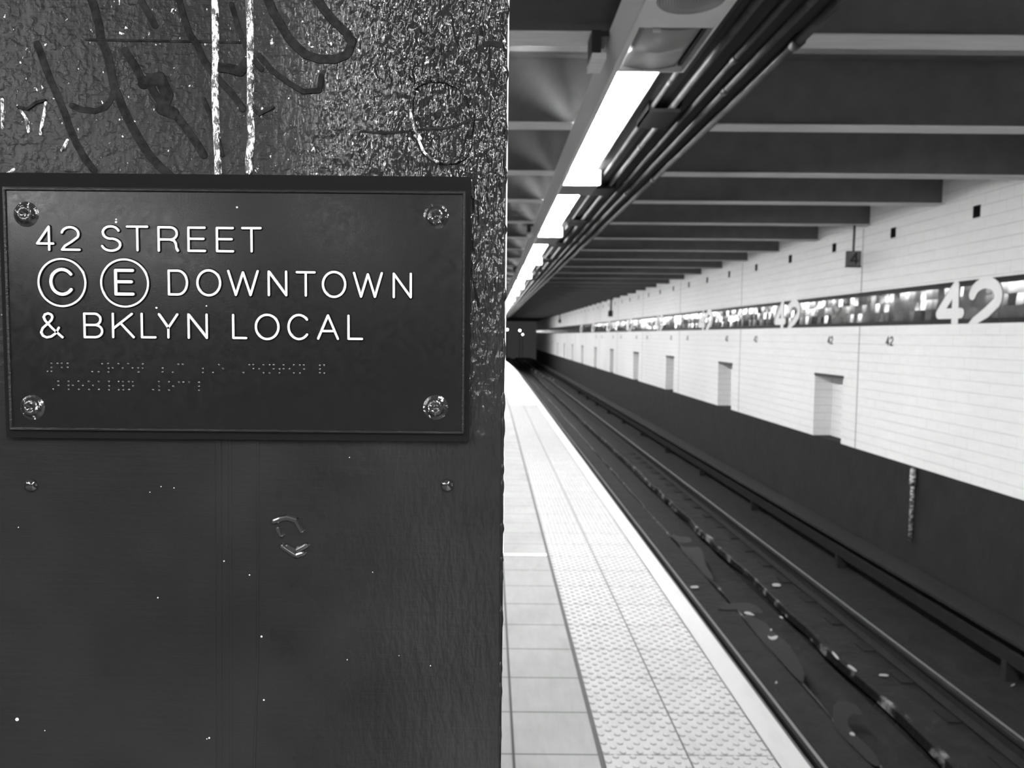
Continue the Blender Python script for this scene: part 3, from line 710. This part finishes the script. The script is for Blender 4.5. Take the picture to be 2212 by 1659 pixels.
o = glyphs([it('&',A,240,376,870,1024), it('B',A,500,614,872,1024), it('K',A,670,802,873,1024), it('L',A,842,932,873,1025), it('Y',A,945,1065,876,1026), it('N',A,1121,1240,877,1028), it('L',A,1387,1475,880,1029), it('O',B,140,287,879,1036), it('C',B,335,466,880,1036), it('A',B,512,642,883,1034), it('L',B,693,786,885,1035)], 'lettering', WT); o['label'] = 'third line reading & BKLYN LOCAL'
for ch, cx_, cy_, gb in (('C', 370, 692, (297, 440, 605, 770)), ('E', 744, 695, (684, 800, 611, 769))):
    mb = MB(); c = at(*A(cx_, cy_), Y=QY-.001); r = 139/2.764*(QY/F)
    stroke_mesh(mb, [[(c.x+r*math.cos(2*math.pi*i/48), c.z+r*math.sin(2*math.pi*i/48)) for i in range(49)]], FQ, .00055, .0012, .0011, 1, 0)
    wt = .00088; g_ = it(ch, A, *gb); p, q_ = at(g_[1], g_[4], Y=QY-.001), at(g_[2], g_[3], Y=QY-.001)
    stroke_mesh(mb, boxed(ch, p.x+wt, q_.x-wt, p.z+wt, q_.z-wt), FQ, wt, .0018, .0011, 1, 0)
    o = mb.build('route_bullet', [M['plaque'], M['letter']], sg); o['label'] = 'ring enclosing the letter ' + ch
BA = [(207,165),(293,165),(352,165),(435,165),(211,223),(352,223),(435,222),(153,278),(211,278),(920,170),(1002,168),(1147,170),(1285,170),(1487,173),(1010,232),(1065,230),(1207,230),(1347,230),(1425,230),(1487,233),(780,282),(867,284),(1007,287),(1430,288),(1768,232),(1768,288),(1990,177),(2052,177),(1913,290),
 (302,417),(446,417),(588,417),(730,418),(870,420),(1015,421),(1150,420),(1207,422),(1295,422),(1350,425),(1716,423),(1855,425),(1997,427),(2058,428),(2139,428),(306,475),(447,475),(506,475),(648,476),(790,476),(1017,481),(1212,481),(1355,482),(1718,485),(1917,486),(233,527),(450,531),(590,531),(735,533),(875,532),(1015,537),(1152,536),(1215,537),(1297,533),(1635,535),(1718,541),(1858,540)]
BB = [(478,180),(535,237),(252,237),(252,293),(395,293),(905,185),(960,183),(1103,185),(1192,187),(1245,185),(1385,187),(1527,187),(1612,188),(1670,188),(1895,192),(1953,190),(965,240),(1043,243),(1247,243),(1327,244),(1384,243),(1468,243),(1672,246),(1893,245),(820,293),(1103,299),(1186,300),(1327,299),(1530,300),(1613,301),(1895,297),(1955,302),(197,430),(197,487),(197,543)]
D_ = [(80+x/6.506, 760+y/6.506) for x, y in BA] + [(400+x/6.506, 760+y/6.506) for x, y in BB]
for lo, hi, nm in ((0, 812, 'upper'), (812, 900, 'lower')):
    mb = MB()
    for x, y in D_:
        if lo <= y < hi: mb.lathe(at(x, y, Y=QY), (0, -1, 0), [(.00085, 0), (.00075, .0004), (.0004, .0006), (.0001, .00065)], 12)
    o = mb.build('braille_line', M['braille'], sg); o['label'] = nm + ' line of raised braille dots'
for x, y in ((57,463),(942,467),(70,880),(941,880)):
    p = at(x, y, Y=QY); mb = MB(); mb.lathe(p, (0, -1, 0), [(.0075, 0), (.0065, .0005), (.0052, .0008), (.0050, .0020), (.0038, .0026), (.0020, .0026), (.0016, .0016), (.0001, .0016)], 24); mb.build('screw', M['screw'], sg)
mb = MB()
for x, y, r in ((251,480,.0007),(251,474,.0005),(512,448,.0006),(338,665,.0006),(446,661,.0004)): mb.lathe(at(x, y, Y=QY), (0, -1, 0), [(r, 0), (r*.8, .0004)], 8)
mb.build('paint_specks', M['speck'], sg)

# ------------------------------------------------------------ numerals on the wall
WF = lambda x: (Vector((x, 0, 0)), Vector((0, -1, 0)), Vector((0, 0, 1)), Vector((-1, 0, 0)))   # u runs towards the camera
def wall_number(y_hi, y_lo, z0, z1, wt, name, mt, x=WX, h=.006, gap=.06):
    w_ = (y_hi-y_lo-gap)/2; parts = []
    for ch, u0 in (('4', -y_hi), ('2', -y_hi+w_+gap)):
        mb = MB(); lines = boxed(ch, u0+wt, u0+w_-wt, z0, z1); stroke_mesh(mb, lines, WF(x), wt, wt*1.02, h, 0, 0); parts.append(mb)
    return parts
PER = 4.55
for k in range(-1, 8):
    yb = 8.02 + PER*k
    e = empty('mosaic_number', (WX, yb-.5, 1.65))
    for ch, (u0, u1) in (('4', (yb, yb-.47)), ('2', (yb-.52, yb-1.04))):
        mb = MB(); GL = boxed(ch, -u0+.05, -u1-.05, 1.652 if ch == '4' else 1.59, 2.03)
        if ch == '2': GL = [GL[0][:-1]]
        stroke_mesh(mb, GL, WF(WX-.004), .052, .053, .004, 0, 0)
        mb.v = [(x, y, max(z, BZ0)) for x, y, z in mb.v]
        mb.build('numeral', M['whitetile'], e)
    if k < 0: lab = 'large white mosaic 42 in the dark band, beyond the right edge of the picture'
    elif k < 6: lab = 'large white mosaic 42 in the dark tile band, %s from the right' % ORD[k]
    else: lab = 'tiny distant white mosaic 42 in the dark band'
    tag(e, lab, 'number', 'large mosaic 42s in the band')
caps = [5.9, 8.94, 10.50, 13.45, 15.10, 18.1, 19.75, 22.77, 24.43, 27.3, 29.1, 32, 33.7]
for k, y in enumerate(caps):
    mb = MB(); z0, z1 = 1.408, 1.522
    for ch, u0 in (('4', -y-.075), ('2', -y+.012)):
        stroke_mesh(mb, boxed(ch, u0, u0+.062, z0+.01, z1-.01), WF(WX), .0095, .010, .003, 0, 0)
    o = mb.build('number_plate', M['blackpaint'])
    lab = 'small black 42 beyond the right edge of the picture' if k == 0 else ('small black 42 under the dark band, %s from the right' % ORD[k-1]) if k < 9 else 'tiny distant black 42 under the dark band'
    tag(o, lab, 'number', 'small black 42s on the white wall')

# ------------------------------------------------------------ hanging car-stop signs
def stop_sign(x, y, w_, h_, zb, label, four=True):
    e = empty('hanging_sign', (x, y, zb)); tag(e, label, 'sign', 'small signs hung from the beams')
    mb = MB(); mb.box((x-w_/2, y, zb), (x+w_/2, y+.05, zb+h_)); mb.box((x-w_/2-.004, y-.006, zb-.004), (x+w_/2+.004, y+.05, zb+.012)); mb.build('box', M['darkmetal'], e)
    mb = MB(); mb.box((x-w_/2+.006, y-.004, zb+.012), (x+w_/2-.006, y, zb+h_-.006)); fc = mb.build('face', M['signface'] if four else M['darkmetal'], e)
    mb = MB(); mb.tube((x, y+.025, zb+h_-.01), (x, y+.025, 2.892), .014 if four else .03, 10); mb.build('rod', M['darkmetal'], e)
    if four:
        mb = MB(); fr = (Vector((0, y-.004, 0)), Vector((1, 0, 0)), Vector((0, 0, 1)), Vector((0, -1, 0)))
        stroke_mesh(mb, boxed('4', x-.042, x+.045, zb+.04, zb+h_-.03), fr, .011, .0115, .002, 0, 0); o = mb.build('numeral', M['blackpaint'], fc, (0, 0, 0))
stop_sign(4.497, 9.50, .172, .196, 2.377, 'square grey sign with a dark 4, hanging on a rod before the tiled wall')
stop_sign(4.62, 29.3, .20, .23, 2.24, 'distant small black sign hanging on a rod, midway down the wall', False)
stop_sign(4.45, 49.0, .16, .22, 2.32, 'tiny farthest black sign hanging on a rod near the wall end', False)
# ------------------------------------------------------------ signal lights far down the tunnel
for (x, y, mt, lab) in ((1095.5, 712, 'signal', 'bright distant round light beside the column edge'), (1123, 714, 'signal', 'bright distant round light in the dark tunnel, upper of the close pair'), (1129.2, 722.5, 'signal_dim', 'dim distant round light, lower of the close pair in the tunnel')):
    p = at(x, y, Y=90); e = empty('tunnel_light', p); tag(e, lab, 'light', 'lights deep in the tunnel')
    mb = MB(); mb.lathe((p.x, p.y+.08, p.z), (0, -1, 0), [(.12, 0), (.12, .07), (.10, .08)], 16); mb.build('housing', M['darkmetal'], e)
    mb = MB(); mb.tube((p.x, p.y+.12, -1.27), (p.x, p.y+.12, p.z+.1), .03, 8); mb.build('post', M['darkmetal'], e)
    mb = MB(); mb.lathe((p.x, p.y, p.z), (0, -1, 0), [(.095, 0), (.07, .02), (.01, .03)], 16); mb.build('lens', M[mt], e)
